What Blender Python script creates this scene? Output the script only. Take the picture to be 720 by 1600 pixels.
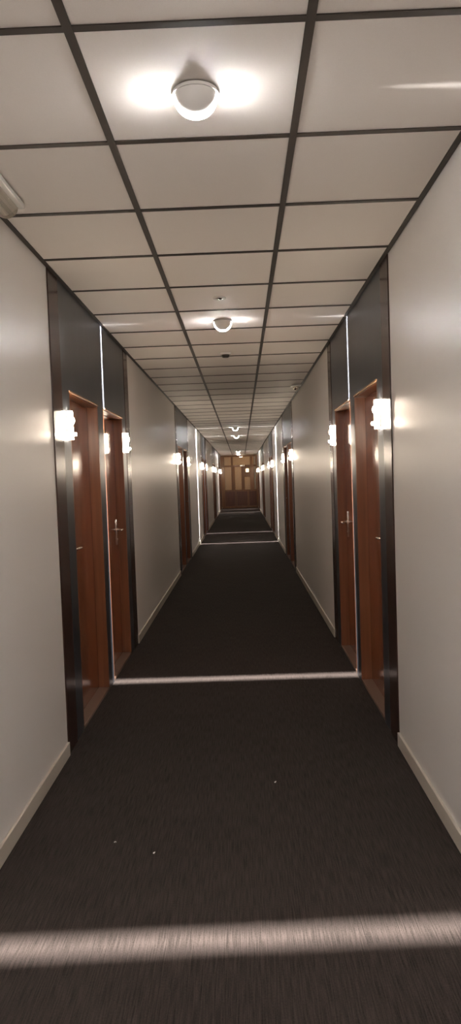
import bpy, bmesh, math, random
from mathutils import Vector, Matrix
random.seed(4)
PI = math.pi
C = bpy.context.scene.collection
S = bpy.context.scene
for o in list(bpy.data.objects):
    bpy.data.objects.remove(o)

# ------------------------------------------------------------------ camera
F_PX, PITCH, YAW, ROLL = 1114.27, -0.04712, 0.01673, 0.0350
CAM_X, CAM_H = 0.0905, 1.4415
Rz = Matrix.Rotation(YAW, 3, 'Z'); Rx = Matrix.Rotation(PITCH, 3, 'X'); Ry = Matrix.Rotation(ROLL, 3, 'Y')
R = Rz @ Rx @ Ry
cam_d = bpy.data.cameras.new('camera')
cam = bpy.data.objects.new('camera', cam_d); C.objects.link(cam)
cam_d.sensor_fit = 'VERTICAL'; cam_d.sensor_height = 36.0; cam_d.sensor_width = 36.0 * 720 / 1600
cam_d.lens = F_PX * 36.0 / 1600
cam_d.clip_start = 0.02; cam_d.clip_end = 200
right, fwd, up = R.col[0], R.col[1], R.col[2]
M = Matrix((right, up, -fwd)).transposed().to_4x4()
M.translation = Vector((CAM_X, 0, CAM_H))
cam.matrix_world = M
S.camera = cam

# ------------------------------------------------------------------ world, exposure
w = bpy.data.worlds.new('world'); S.world = w; w.use_nodes = True
w.node_tree.nodes['Background'].inputs[0].default_value = (0.02, 0.018, 0.016, 1)
w.node_tree.nodes['Background'].inputs[1].default_value = 0.2
S.view_settings.view_transform = 'Standard'
S.view_settings.look = 'None'
S.view_settings.gamma = 1
S.view_settings.use_curve_mapping = False
S.view_settings.exposure = 0.50
BLADE_W = 2400.0          # power of the source inside each domed ceiling light
LENS_E = 180.0             # glow of the dome's lens ring
FILL_E = 185.0             # glow of the fill light added behind the viewer
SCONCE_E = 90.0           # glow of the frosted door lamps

# ------------------------------------------------------------------ dimensions
H = 2.561
WX = 0.880                # wall plane
PX = 0.877                # laminate surround plane
Y_BACK, Y_END = -4.6, 34.3
UNITS = [-1.9, 5.0, 12.02, 18.8, 25.65, 32.6]  # first bay, behind the viewer, is added so its lamps light the near walls
HU = 1.28                 # half length of a doorway bay
TEE_Y0, PITCH_Y = 1.809, 0.6
HEAD = 1.975

# ------------------------------------------------------------------ materials
def mat(name, col, rough=0.5, metal=0.0, emit=None, es=0.0, spec=0.5, coat=0.0, coat_r=0.05):
    m = bpy.data.materials.new(name); m.use_nodes = True
    b = m.node_tree.nodes['Principled BSDF']
    b.inputs['Base Color'].default_value = (*col, 1)
    b.inputs['Roughness'].default_value = rough
    b.inputs['Metallic'].default_value = metal
    b.inputs['Specular IOR Level'].default_value = spec
    b.inputs['Coat Weight'].default_value = coat
    b.inputs['Coat Roughness'].default_value = coat_r
    if emit:
        b.inputs['Emission Color'].default_value = (*emit, 1)
        b.inputs['Emission Strength'].default_value = es
    return m
def nd(m, t, **k):
    n = m.node_tree.nodes.new(t)
    for a, v in k.items(): setattr(n, a, v)
    return n
def lk(m, a, b): m.node_tree.links.new(a, b)
def bsdf(m): return m.node_tree.nodes['Principled BSDF']
def noise_col(m, scale, stops, vec_scale=(1, 1, 1), detail=4, bump=0.0, bump_dist=0.001, rough=None):
    tc = nd(m, 'ShaderNodeTexCoord'); mp = nd(m, 'ShaderNodeMapping'); mp.inputs['Scale'].default_value = vec_scale
    nz = nd(m, 'ShaderNodeTexNoise'); nz.inputs['Scale'].default_value = scale; nz.inputs['Detail'].default_value = detail
    cr = nd(m, 'ShaderNodeValToRGB')
    el = cr.color_ramp.elements
    el[0].position, el[0].color = stops[0][0], (*stops[0][1], 1)
    el[1].position, el[1].color = stops[-1][0], (*stops[-1][1], 1)
    for p, c in stops[1:-1]:
        e = el.new(p); e.color = (*c, 1)
    lk(m, tc.outputs['Object'], mp.inputs['Vector']); lk(m, mp.outputs[0], nz.inputs['Vector'])
    lk(m, nz.outputs['Fac'], cr.inputs[0]); lk(m, cr.outputs[0], bsdf(m).inputs['Base Color'])
    if bump:
        bp = nd(m, 'ShaderNodeBump'); bp.inputs['Strength'].default_value = bump; bp.inputs['Distance'].default_value = bump_dist
        lk(m, nz.outputs['Fac'], bp.inputs['Height']); lk(m, bp.outputs[0], bsdf(m).inputs['Normal'])
    return mp, nz, cr

m_wall = mat('wall_paint', (0.60, 0.565, 0.52), rough=0.34, spec=0.5)
noise_col(m_wall, 260, [(0.3, (0.725, 0.690, 0.655)), (0.7, (0.755, 0.720, 0.685))], bump=0.12, bump_dist=0.0006)
m_base = mat('skirting_paint', (0.52, 0.47, 0.40), rough=0.35)
m_tile = mat('ceiling_tile', (0.62, 0.57, 0.52), rough=0.6, spec=0.3)
noise_col(m_tile, 420, [(0.3, (0.745, 0.695, 0.650)), (0.7, (0.785, 0.735, 0.690))], bump=0.1, bump_dist=0.0005)
m_grid = mat('ceiling_grid_brown', (0.022, 0.015, 0.011), rough=0.55, spec=0.2)

# carpet: ribs along the corridor, fine flecks
m_carpet = mat('carpet', (0.04, 0.03, 0.027), rough=0.95, spec=0.15)
tc = nd(m_carpet, 'ShaderNodeTexCoord')
mpa = nd(m_carpet, 'ShaderNodeMapping'); mpa.inputs['Scale'].default_value = (240, 9, 1)
n1 = nd(m_carpet, 'ShaderNodeTexNoise'); n1.inputs['Scale'].default_value = 1.0; n1.inputs['Detail'].default_value = 3
mpb = nd(m_carpet, 'ShaderNodeMapping'); mpb.inputs['Scale'].default_value = (260, 150, 1)
n2 = nd(m_carpet, 'ShaderNodeTexNoise'); n2.inputs['Scale'].default_value = 1.0; n2.inputs['Detail'].default_value = 2
n3 = nd(m_carpet, 'ShaderNodeTexNoise'); n3.inputs['Scale'].default_value = 3.0; n3.inputs['Detail'].default_value = 3
lk(m_carpet, tc.outputs['Object'], mpa.inputs[0]); lk(m_carpet, mpa.outputs[0], n1.inputs['Vector'])
lk(m_carpet, tc.outputs['Object'], mpb.inputs[0]); lk(m_carpet, mpb.outputs[0], n2.inputs['Vector'])
lk(m_carpet, tc.outputs['Object'], n3.inputs['Vector'])
ad = nd(m_carpet, 'ShaderNodeMath', operation='MULTIPLY_ADD'); ad.inputs[1].default_value = 0.45
lk(m_carpet, n2.outputs['Fac'], ad.inputs[0]); lk(m_carpet, n1.outputs['Fac'], ad.inputs[2])
ad2 = nd(m_carpet, 'ShaderNodeMath', operation='MULTIPLY_ADD'); ad2.inputs[1].default_value = 0.15
lk(m_carpet, n3.outputs['Fac'], ad2.inputs[0]); lk(m_carpet, ad.outputs[0], ad2.inputs[2])
cr = nd(m_carpet, 'ShaderNodeValToRGB'); el = cr.color_ramp.elements
el[0].position, el[0].color = 0.50, (0.0100, 0.0074, 0.0064, 1)
el[1].position, el[1].color = 1.10, (0.042, 0.032, 0.0275, 1)
lk(m_carpet, ad2.outputs[0], cr.inputs[0]); lk(m_carpet, cr.outputs[0], bsdf(m_carpet).inputs['Base Color'])
bp = nd(m_carpet, 'ShaderNodeBump'); bp.inputs['Strength'].default_value = 0.5; bp.inputs['Distance'].default_value = 0.002
lk(m_carpet, ad.outputs[0], bp.inputs['Height']); lk(m_carpet, bp.outputs[0], bsdf(m_carpet).inputs['Normal'])

# glossy laminates and woods
m_panel = mat('blue_grey_laminate', (0.04, 0.042, 0.048), rough=0.29, spec=0.35)
noise_col(m_panel, 5, [(0.3, (0.026, 0.028, 0.034)), (0.7, (0.036, 0.039, 0.046))], vec_scale=(6, 6, 0.5))
m_post = mat('dark_brown_wood', (0.035, 0.020, 0.015), rough=0.21, spec=0.25)
noise_col(m_post, 6, [(0.3, (0.024, 0.0115, 0.009)), (0.7, (0.056, 0.026, 0.019))], vec_scale=(10, 10, 0.6))
m_door = mat('orange_brown_veneer', (0.30, 0.10, 0.035), rough=0.16, spec=0.6)
noise_col(m_door, 4, [(0.25, (0.13, 0.036, 0.014)), (0.5, (0.21, 0.064, 0.025)), (0.75, (0.28, 0.094, 0.037))], vec_scale=(9, 9, 0.25), detail=6)
m_jamb = mat('orange_brown_lining', (0.30, 0.11, 0.04), rough=0.3)
noise_col(m_jamb, 4, [(0.25, (0.14, 0.045, 0.018)), (0.75, (0.23, 0.085, 0.034))], vec_scale=(9, 9, 0.3), detail=6)
m_lip = mat('pale_wood_edge', (0.55, 0.33, 0.19), rough=0.25)
m_sill = mat('threshold_strip', (0.17, 0.105, 0.075), rough=0.4)
m_metal = mat('satin_nickel', (0.72, 0.66, 0.58), rough=0.22, metal=1.0)
m_white = mat('white_plastic', (0.70, 0.68, 0.64), rough=0.35)
m_housing = mat('lamp_housing_white', (0.72, 0.70, 0.66), rough=0.4)
m_black = mat('black_inside', (0.0, 0.0, 0.0), rough=1.0, spec=0.0)
m_dark = mat('dark_plastic', (0.03, 0.025, 0.022), rough=0.4)
m_lens = mat('lit_lens', (0.8, 0.8, 0.8), rough=0.4, emit=(1.0, 0.985, 0.97), es=LENS_E)
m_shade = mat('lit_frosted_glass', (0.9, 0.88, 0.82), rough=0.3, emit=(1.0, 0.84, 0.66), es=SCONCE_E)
m_fill = mat('fill_glow', (0.9, 0.9, 0.88), rough=0.4, emit=(1.0, 0.98, 1.0), es=FILL_E)
m_scroll = mat('polished_nickel', (0.85, 0.80, 0.72), rough=0.12, metal=1.0)
m_clear = mat('prismatic_cover', (0.90, 0.83, 0.72), rough=0.08)
bsdf(m_clear).inputs['Transmission Weight'].default_value = 0.75
bsdf(m_clear).inputs['IOR'].default_value = 1.4
m_glass = mat('glass', (0.95, 0.93, 0.88), rough=0.08)
bsdf(m_glass).inputs['Transmission Weight'].default_value = 0.9
bsdf(m_glass).inputs['IOR'].default_value = 1.05
m_endwood = mat('screen_timber', (0.20, 0.08, 0.03), rough=0.4)
noise_col(m_endwood, 3, [(0.3, (0.10, 0.044, 0.017)), (0.7, (0.17, 0.076, 0.028))], vec_scale=(6, 6, 0.4))
m_endpanel = mat('red_brown_board', (0.12, 0.035, 0.018), rough=0.35)
noise_col(m_endpanel, 3, [(0.3, (0.065, 0.020, 0.011)), (0.7, (0.10, 0.033, 0.017))], vec_scale=(5, 5, 0.5))
m_lobby = mat('lobby_wall', (0.62, 0.43, 0.25), rough=0.8)
m_exit = mat('lit_sign', (0.9, 0.8, 0.6), rough=0.4, emit=(1.0, 0.72, 0.36), es=3.0)
m_lint = mat('white_lint', (0.75, 0.73, 0.70), rough=0.9)

# ------------------------------------------------------------------ helpers
def bx(bm, x0, x1, y0, y1, z0, z1, bev=0.0):
    vs = [bm.verts.new((x, y, z)) for x in sorted((x0, x1)) for y in sorted((y0, y1)) for z in sorted((z0, z1))]
    idx = [(0, 1, 3, 2), (4, 6, 7, 5), (0, 4, 5, 1), (2, 3, 7, 6), (0, 2, 6, 4), (1, 5, 7, 3)]
    fs = [bm.faces.new([vs[i] for i in f]) for f in idx]
    if bev:
        es = list({e for f in fs for e in f.edges})
        bmesh.ops.bevel(bm, geom=es, offset=bev, segments=2, affect='EDGES', profile=0.6)
def cyl(bm, a, b, r, seg=20, r2=None):
    a, b = Vector(a), Vector(b); d = b - a
    q = d.to_track_quat('Z', 'Y').to_matrix().to_4x4(); q.translation = (a + b) / 2
    bmesh.ops.create_cone(bm, cap_ends=True, segments=seg, radius1=r, radius2=r if r2 is None else r2, depth=d.length, matrix=q)
def lathe(bm, prof, mtx=Matrix(), seg=32):
    rings = []
    for r, z in prof:
        if r < 1e-6: rings.append([bm.verts.new(mtx @ Vector((0, 0, z)))])
        else: rings.append([bm.verts.new(mtx @ Vector((r * math.cos(2 * PI * k / seg), r * math.sin(2 * PI * k / seg), z))) for k in range(seg)])
    for a, b in zip(rings[:-1], rings[1:]):
        for k in range(seg):
            k2 = (k + 1) % seg
            f = [a[k % len(a)], a[k2 % len(a)], b[k2 % len(b)], b[k % len(b)]]
            u = []
            for v in f:
                if v not in u: u.append(v)
            if len(u) > 2: bm.faces.new(u)
def tube(bm, pts, r, seg=10):
    pts = [Vector(p) for p in pts]; rings = []
    for i, p in enumerate(pts):
        t = (pts[min(i + 1, len(pts) - 1)] - pts[max(i - 1, 0)]).normalized()
        q = t.to_track_quat('Z', 'Y').to_matrix()
        rings.append([bm.verts.new(p + q @ Vector((r * math.cos(2 * PI * k / seg), r * math.sin(2 * PI * k / seg), 0))) for k in range(seg)])
    for a, b in zip(rings[:-1], rings[1:]):
        # align start of ring b with ring a
        k0 = min(range(seg), key=lambda k: (b[k].co - a[0].co).length)
        b2 = b[k0:] + b[:k0]
        b[:] = b2
        for k in range(seg): bm.faces.new((a[k], a[(k + 1) % seg], b[(k + 1) % seg], b[k]))
    bm.faces.new(rings[0][::-1]); bm.faces.new(rings[-1])
def obj(name, bm, m, parent=None, smooth=False, kind=None):
    bmesh.ops.recalc_face_normals(bm, faces=bm.faces)
    me = bpy.data.meshes.new(name); bm.to_mesh(me); bm.free()
    if smooth:
        for p in me.polygons: p.use_smooth = True
        try: me.set_sharp_from_angle(angle=math.radians(35))
        except Exception: pass
    for mm in (m if isinstance(m, (list, tuple)) else [m]): me.materials.append(mm)
    o = bpy.data.objects.new(name, me); C.objects.link(o)
    if parent: o.parent = parent
    if kind: o['kind'] = kind
    return o
def thing(name, label, cat, loc=(0, 0, 0), rotz=0, group=None):
    o = bpy.data.objects.new(name, None); C.objects.link(o); o.empty_display_size = 0.05
    o.location = loc; o.rotation_euler = (0, 0, rotz); o['label'] = label; o['category'] = cat
    if group: o['group'] = group
    return o
def tag(o, label, cat, group=None):
    o['label'] = label; o['category'] = cat
    if group: o['group'] = group
    return o
def nb(): return bmesh.new()

# ------------------------------------------------------------------ room shell
b = nb(); bx(b, -1.2, 1.2, Y_BACK - .2, Y_END + 2.6, -0.12, 0); obj('floor', b, m_carpet, kind='structure')
b = nb(); bx(b, -1.2, 1.2, Y_BACK - .2, Y_END + 2.6, H + 0.004, H + 0.12); obj('ceiling', b, m_tile, kind='structure')
# exposed brown tee grid under the tiles, wall angle along both walls
b = nb()
for x in (-0.3, 0.3): bx(b, x - .012, x + .012, Y_BACK, Y_END, H, H + .0038)
n0 = int(math.floor((Y_BACK - TEE_Y0) / PITCH_Y)) + 1
yy = TEE_Y0 + n0 * PITCH_Y
while yy < Y_END - .05:
    for xa, xb in ((-WX + .022, -0.3122), (-0.2878, 0.2878), (0.3122, WX - .022)):
        bx(b, xa, xb, yy - .012, yy + .012, H + .0004, H + .0038)
    yy += PITCH_Y
for s in (-1, 1): bx(b, s * (WX - .024), s * (WX - .002), Y_BACK, Y_END, H - .0008, H + .0038)
obj('trim_1', b, m_grid, kind='structure')

edges = []
prev = Y_BACK
for c in UNITS:
    edges.append((prev, c - HU)); prev = c + HU
edges.append((prev, Y_END))
for s, nm in ((-1, 'left'), (1, 'right')):
    b = nb()
    for a, e in edges: bx(b, s * WX, s * (WX + .14), a, e, 0, H + .002)
    obj('wall_' + nm, b, m_wall, kind='structure')
    for a, e in edges:
        if e - a < .1: continue
        b = nb()
        bx(b, s * (WX - .013), s * (WX - .0002), a + .002, e - .004, 0, .073, bev=.003)
        obj('baseboard_' + nm, b, m_base, kind='structure')
b = nb(); bx(b, -1.1, 1.1, Y_BACK - .12, Y_BACK, 0, H); obj('wall_back', b, m_wall, kind='structure')

# ------------------------------------------------------------------ doorway bays
ORD = {5.0: 'nearest', 12.02: 'second', 18.8: 'third', 25.65: 'fourth', 32.6: 'farthest'}
dcount = [0]; tcount = [1]
def door(s, ya, yb, handle_far, c):
    """leaf between ya..yb; s=-1 left wall, +1 right wall"""
    dcount[0] += 1
    g = .003
    xl = PX + .07
    b = nb(); bx(b, s * xl, s * (xl + .04), ya + .018, yb - .018, .022, HEAD - .02, bev=.0015)
    d = obj('door_%d' % dcount[0], b, m_door, kind='structure')
    bay = ORD.get(c)
    sd = 'left' if s < 0 else 'right'
    pos = 'far' if handle_far else 'near'
    if bay: d['label'] = 'orange-brown wooden door, %s one of the %s bay on the %s wall' % (pos, bay, sd)
    # lining: jambs, head with pale edge, threshold
    b = nb()
    bx(b, s * (PX + .001), s * (PX + .13), ya, ya + .016, .02, HEAD)
    bx(b, s * (PX + .001), s * (PX + .13), yb - .016, yb, .02, HEAD)
    bx(b, s * (PX + .006), s * (PX + .13), ya + .0161, yb - .0161, HEAD - .016, HEAD)
    obj('door_lining', b, m_jamb, d)
    b = nb(); bx(b, s * (PX - .004), s * (PX + .0055), ya + .002, yb - .002, HEAD - .009, HEAD + .001, bev=.001)
    obj('head_edge', b, m_lip, d)
    b = nb(); bx(b, s * (PX + .002), s * (PX + .12), ya, yb, 0, .019, bev=.002)
    obj('threshold', b, m_sill, d)
    # lever handle on a long back plate
    hy = yb - .085 if handle_far else ya + .085
    dr = -1 if handle_far else 1
    hx = xl
    b = nb(); bx(b, s * (hx - .006), s * (hx + .001), hy - .019, hy + .019, .93, 1.14, bev=.002)
    cyl(b, (s * (hx - .010), hy, .975), (s * (hx - .004), hy, .975), .009, 16)
    pl = obj('handle_plate', b, m_metal, d, smooth=True)
    z = 1.055
    b = nb(); tube(b, [(s * (hx - .005), hy, z), (s * (hx - .035), hy, z), (s * (hx - .048), hy + dr * .006, z),
                       (s * (hx - .054), hy + dr * .025, z), (s * (hx - .055), hy + dr * .075, z), (s * (hx - .053), hy + dr * .12, z - .003)], .0085, 12)
    cyl(b, (s * (hx - .005), hy, z), (s * (hx - .016), hy, z), .015, 18)
    obj('lever', b, m_metal, pl, smooth=True)
    return d

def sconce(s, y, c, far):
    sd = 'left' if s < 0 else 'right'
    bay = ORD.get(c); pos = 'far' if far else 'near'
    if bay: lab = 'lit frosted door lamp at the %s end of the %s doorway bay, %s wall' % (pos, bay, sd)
    else: lab = 'unseen door lamp added for light behind the viewer, %s end of its bay, %s wall' % (pos, sd)  # lamps of the added bay out of view
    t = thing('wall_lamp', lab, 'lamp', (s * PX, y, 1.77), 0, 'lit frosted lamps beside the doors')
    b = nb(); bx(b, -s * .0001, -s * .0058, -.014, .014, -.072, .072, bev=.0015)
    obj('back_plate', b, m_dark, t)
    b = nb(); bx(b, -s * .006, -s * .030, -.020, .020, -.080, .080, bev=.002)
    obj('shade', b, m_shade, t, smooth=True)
    # nickel scroll clip and finial on the front
    b = nb()
    pts = []
    for k in range(15):
        a = -PI * .62 + k * PI * 1.24 / 14
        pts.append((-s * (.030 + .014 * math.cos(a)), 0, .026 + .022 * math.sin(a)))
    tube(b, pts, .0035, 8)
    obj('scroll', b, m_scroll, t, smooth=True)
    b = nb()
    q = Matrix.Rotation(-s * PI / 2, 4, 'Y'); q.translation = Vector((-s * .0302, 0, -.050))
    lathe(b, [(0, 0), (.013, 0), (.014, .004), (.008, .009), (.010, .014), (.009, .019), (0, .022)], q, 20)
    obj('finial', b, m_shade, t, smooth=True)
    return t

def bay(s, c):
    tcount[0] += 1
    T = .09
    y0, y1 = c - 1.07, c + 1.07
    a0, a1, a2, a3 = c - .91, c - .09, c + .09, c + .91
    b = nb()
    for ya, yb in ((y0, a0), (a1, a2), (a3, y1)): bx(b, s * PX, s * (PX + T), ya, yb, 0, HEAD)
    bx(b, s * PX, s * (PX + T), y0, y1, HEAD, H + .002)
    bmesh.ops.remove_doubles(b, verts=b.verts, dist=1e-5)
    bx(b, s * (PX + .125), s * (PX + .15), c - HU, c + HU, 0, H + .002)
    root = obj('trim_%d' % tcount[0], b, m_panel, kind='structure')
    for ya, yb in ((c - HU, y0 - .010), (y1 + .010, c + HU)):
        b = nb(); bx(b, s * (PX - .003), s * (PX + .10), ya, yb, 0, H + .0005, bev=.0025)
        obj('post', b, m_post, root)
    door(s, a0, a1, False, c)
    door(s, a2, a3, True, c)
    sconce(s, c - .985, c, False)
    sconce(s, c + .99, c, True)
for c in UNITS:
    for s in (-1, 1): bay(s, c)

# ------------------------------------------------------------------ domed ceiling lights that throw a blade of light
def blade_light(y, yaw, tilt, lab):
    far = y > 10
    R0, Ri, wgap = .063, .057, (.0008 if far else .0011)
    t = thing('ceiling_light', lab, 'ceiling light', (-.004, y, H), math.radians(yaw), 'domed ceiling lights')
    t.rotation_euler = (math.radians(tilt), 0, math.radians(yaw))
    b = nb(); lathe(b, [(0, -.0002), (.066, -.0002), (.067, -.003), (.067, -.0098), (0, -.0098)], seg=48)
    obj('base', b, m_housing, t, smooth=True)
    for sg in (-1, 1):
        b = nb()
        def shell(r, flip):
            rows = []
            nu, nv = 14, 28
            g = math.asin(wgap / r)
            for i in range(nu + 1):
                la = g + (PI / 2 - g) * i / nu            # angle away from the slit plane
                row = []
                for j in range(nv + 1):
                    ph = PI * j / nv
                    row.append(b.verts.new((r * math.cos(la) * math.cos(ph), sg * r * math.sin(la), -.007 - r * math.cos(la) * math.sin(ph))))
                rows.append(row)
            for i in range(nu):
                for j in range(nv):
                    f = b.faces.new((rows[i][j], rows[i][j + 1], rows[i + 1][j + 1], rows[i + 1][j]))
                    f.material_index = flip
            return rows
        o_, i_ = shell(R0, 0), shell(Ri, 1)
        for j in range(len(o_[0]) - 1):
            f = b.faces.new((o_[0][j], o_[0][j + 1], i_[0][j + 1], i_[0][j])); f.material_index = 1
        bmesh.ops.remove_doubles(b, verts=b.verts, dist=1e-6)
        obj('housing', b, [m_housing, m_black], t, smooth=True)
        # lit lens ring along the slit
        b = nb(); rows = []
        sec = [(wgap, R0 - .001), (wgap, R0 + .0025), (wgap + .014, R0 + .0010), (wgap + .0145, R0 - .003)]
        n = 36
        for j in range(n + 1):
            ph = PI * (j / n)
            rows.append([b.verts.new((r * math.cos(ph), sg * yy_, -.007 - r * math.sin(ph))) for yy_, r in sec])
        for j in range(n):
            for k in range(4):
                b.faces.new((rows[j][k], rows[j][(k + 1) % 4], rows[j + 1][(k + 1) % 4], rows[j + 1][k]))
        b.faces.new(rows[0]); b.faces.new(rows[-1])
        obj('lens', b, m_lens, t, smooth=True)
    ld = bpy.data.lights.new('blade_source', 'POINT'); ld.energy = BLADE_W * (1.6 if far else 1.0); ld.color = (1.0, 0.96, 0.93); ld.shadow_soft_size = .0012
    lo = bpy.data.objects.new('blade_source', ld); C.objects.link(lo); lo.parent = t; lo.location = (0, 0, -.0135 if far else -.0106)
    return t
for y, yaw, tilt, lab in ((2.119, 2.2, 1.1, 'nearest domed ceiling light, biggest in view above the first pale floor stripe'),
                          (5.135, 0.0, -1.0, 'domed ceiling light over the nearest doorway bay, second from the front'),
                          (15.88, 1.5, 0.0, 'domed ceiling light in the far distance between second and third doorway bays'),
                          (18.88, 1.0, 0.0, 'domed ceiling light over the third doorway bay, fourth from the front'),
                          (29.9, 1.5, 0.0, 'tiny distant domed ceiling light between fourth and farthest doorway bays'),
                          (32.9, 1.0, 0.0, 'farthest domed ceiling light, just in front of the glazed screen')):
    blade_light(y, yaw, tilt, lab)

# unseen fill light added behind the viewer to brighten the near walls
t = thing('fill_light', 'round fill light added on the ceiling behind the viewer', 'ceiling light', (0, -0.9, H))
b = nb(); lathe(b, [(0, -.0002), (.17, -.0002), (.18, -.006), (.18, -.020), (0, -.020)], seg=40); obj('base', b, m_housing, t, smooth=True)
b = nb(); lathe(b, [(0, -.0202), (.165, -.0202), (.160, -.045), (.12, -.075), (.06, -.088), (0, -.092)], seg=40); obj('diffuser', b, m_fill, t, smooth=True)

# ------------------------------------------------------------------ other ceiling fittings
t = thing('emergency_light', 'white box emergency light with ribbed clear cover on ceiling by left wall', 'emergency light', (-.800, 2.74, H))
b = nb(); bx(b, -.064, .066, -.15, .142, -.022, -.0002, bev=.004); obj('base', b, m_white, t, smooth=True)
b = nb()
n = 12; rows = []
for yv in (-.135, .122):
    rows.append([b.verts.new((.045 * math.cos(PI * k / n) * 1.0, yv, -.0225 - .040 * math.sin(PI * k / n))) for k in range(n + 1)])
for k in range(n): b.faces.new((rows[0][k], rows[0][k + 1], rows[1][k + 1], rows[1][k]))
b.faces.new(rows[0]); b.faces.new(rows[1]); b.faces.new((rows[0][0], rows[0][n], rows[1][n], rows[1][0]))
obj('cover', b, m_clear, t)
b = nb(); cyl(b, (0, -.12, -.040), (0, .105, -.040), .008, 16); obj('tube', b, m_white, t, smooth=True)

t = thing('smoke_detector', 'small round white smoke detector on the ceiling beyond the second dome light', 'smoke detector', (-.012, 6.42, H))
b = nb(); lathe(b, [(0, -.0002), (.052, -.0002), (.052, -.012), (.046, -.018), (0, -.018)]); obj('base', b, m_white, t, smooth=True)
b = nb(); lathe(b, [(0, -.0182), (.034, -.0182), (.034, -.034), (.026, -.042), (0, -.044)]); obj('sensor_head', b, m_dark, t, smooth=True)

t = thing('recessed_spotlight', 'small unlit recessed spotlight flush in a ceiling tile before the second dome light', 'spotlight', (-.006, 4.49, H))
b = nb(); lathe(b, [(.024, .002), (.040, .002), (.040, -.002), (.034, -.004), (.026, -.003), (.024, .002)]); obj('rim', b, m_white, t, smooth=True)
b = nb(); lathe(b, [(0, .0), (.023, .0), (.021, -.003), (.010, -.007), (0, -.008)]); obj('bulb', b, m_scroll, t, smooth=True)

t = thing('motion_sensor', 'small ceiling sensor with shiny round eye near the right wall', 'sensor', (.800, 8.85, H))
b = nb(); bx(b, -.06, .06, -.05, .05, -.020, -.0002, bev=.004); obj('base', b, m_white, t, smooth=True)
b = nb(); lathe(b, [(0, -.0202), (.036, -.0202), (.038, -.030), (.034, -.046), (.022, -.060), (0, -.066)]); obj('eye', b, m_scroll, t, smooth=True)
bsdf(m_white).inputs['Roughness'].default_value = 0.25

# ------------------------------------------------------------------ lint on the carpet
for x, y, a, lab in ((-.464, 2.783, .4, 'tiny white lint speck on the carpet, leftmost of three'),
                     (-.296, 2.692, 1.3, 'tiny white lint speck on the carpet, nearest of three'),
                     (.202, 3.304, 2.2, 'tiny white lint speck on the carpet, farthest and rightmost of three')):
    b = nb()
    pts = [(.004 * math.cos(k * .9 + a) * (1 - k * .08), .005 * math.sin(k * 1.1 + a), .0022 + .0006 * k) for k in range(6)]
    tube(b, pts, .0018, 6)
    o = obj('lint_speck', b, m_lint, smooth=True); o.location = (x, y, 0.0); tag(o, lab, 'lint', 'lint on the carpet')

# ------------------------------------------------------------------ glazed timber screen closing the corridor, lobby behind it
YE = Y_END
b = nb()
def fr(x0, x1, z0, z1, y0=YE, y1=YE + .07, bev=.004): bx(b, x0, x1, y0, y1, z0, z1, bev)
# stiles and rails around the panes
fr(-.879, -.70, 0, H - .03); fr(.80, .879, 0, H - .03)
fr(-.6998, .7998, 2.46, H - .03); fr(-.6998, .7998, 1.98, 2.06); fr(-.6998, .7998, 0, .10); fr(-.6998, .7998, .80, .88)
fr(-.38, -.21, .8802, 1.9798); fr(.10, .25, .8802, 1.9798); fr(.52, .70, .8802, 1.9798); fr(.2502, .5198, 1.50, 1.9798)
fr(-.38, -.29, 2.0602, 2.4598); fr(.53, .66, 2.0602, 2.4598)
fr(-.23, -.15, .1002, .7998); fr(.36, .44, .1002, .7998)
root = obj('door_%d' % (dcount[0] + 1), b, m_endwood, kind='structure')
root['label'] = 'glazed timber screen and doors closing the far end of the corridor'
for x0, x1, z0, z1 in ((-.70, -.38, .88, 1.98), (-.21, .10, .88, 1.98), (.25, .52, .88, 1.50), (.70, .80, .88, 1.98), (-.70, -.38, 2.06, 2.46), (-.29, .53, 2.06, 2.46), (.66, .80, 2.06, 2.46)):
    b = nb(); bx(b, x0 + .0005, x1 - .0005, YE + .030, YE + .036, z0 + .0005, z1 - .0005); obj('glass_pane', b, m_glass, root)
for x0, x1 in ((-.70, -.23), (-.15, .36), (.44, .80)):
    b = nb(); bx(b, x0 + .001, x1 - .001, YE + .02, YE + .05, .101, .799, .003); obj('lower_panel', b, m_endpanel, root)
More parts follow.
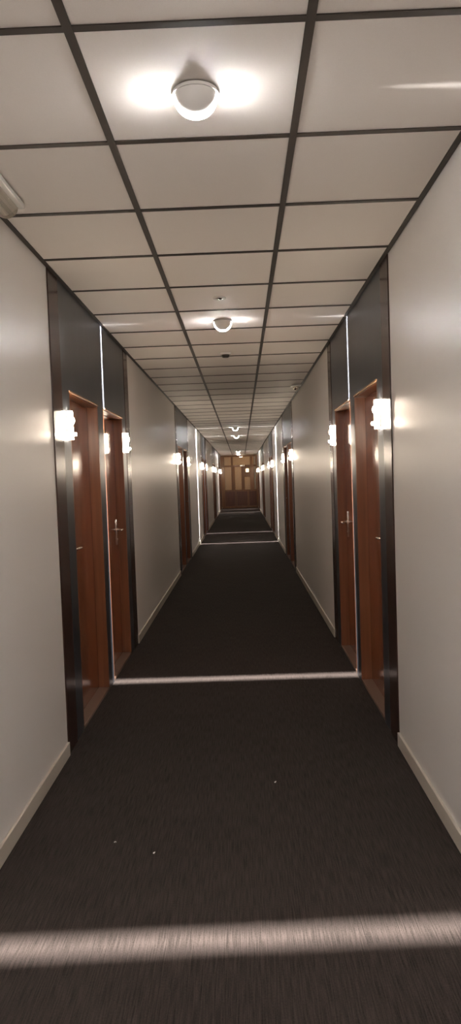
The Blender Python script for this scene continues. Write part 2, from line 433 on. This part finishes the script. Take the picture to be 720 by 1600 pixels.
b = nb(); tube(b, [(.21, YE - .002, 1.00), (.21, YE - .045, 1.02), (.21, YE - .050, 1.10), (.21, YE - .045, 1.18), (.21, YE - .002, 1.20)], .010, 10)
obj('pull_handle', b, m_metal, root, smooth=True)
# door closer on the transom
t = thing('door_closer', 'small metal door closer on the transom of the far screen', 'door closer', (.16, YE, 2.02))
b = nb(); bx(b, -.10, .10, -.045, -.001, -.025, .035, bev=.006); obj('body', b, m_metal, t, smooth=True)
b = nb(); tube(b, [(.07, -.03, .036), (.07, -.05, .05), (-.02, -.12, .055), (-.09, -.08, .05)], .007, 8); obj('arm', b, m_metal, t, smooth=True)
t = thing('lit_sign_box', 'small glowing square box on the right half of the far screen', 'sign', (.39, YE, 1.80))
b = nb(); bx(b, -.085, .085, -.03, -.001, -.10, .10, bev=.004); obj('case', b, m_dark, t, smooth=True)
b = nb(); bx(b, -.068, .068, -.038, -.0305, -.083, .083, bev=.003); obj('face', b, m_exit, t)
# lobby beyond
b = nb()
bx(b, -1.1, 1.1, YE + 2.4, YE + 2.5, 0, H)
bx(b, -1.1, -1.0, YE + .1, YE + 2.4, 0, H); bx(b, 1.0, 1.1, YE + .1, YE + 2.4, 0, H)
obj('wall_lobby', b, m_lobby, kind='structure')
b = nb(); bx(b, .72, .80, YE + .5, YE + .58, 0, H); obj('trim_%d' % (tcount[0] + 1), b, m_base, kind='structure')  # pale column added to imitate the bright strip in the narrow pane
t = thing('lobby_fill_light', 'warm round fill light added in the lobby behind the far glazed screen', 'lamp', (.1, YE + 1.2, H))  # unseen source added to brighten the lobby behind the panes
b = nb(); lathe(b, [(0, -.0), (.11, -.0), (.12, -.02), (0, -.02)]); obj('base', b, m_white, t, smooth=True)
m_lobby_fill = mat('lobby_fill_glow', (0.9, 0.8, 0.6), rough=0.4, emit=(1.0, 0.78, 0.50), es=45.0)
b = nb(); lathe(b, [(0, -.0202), (.105, -.0202), (.10, -.05), (.06, -.08), (0, -.09)]); obj('fill_dome', b, m_lobby_fill, t, smooth=True)
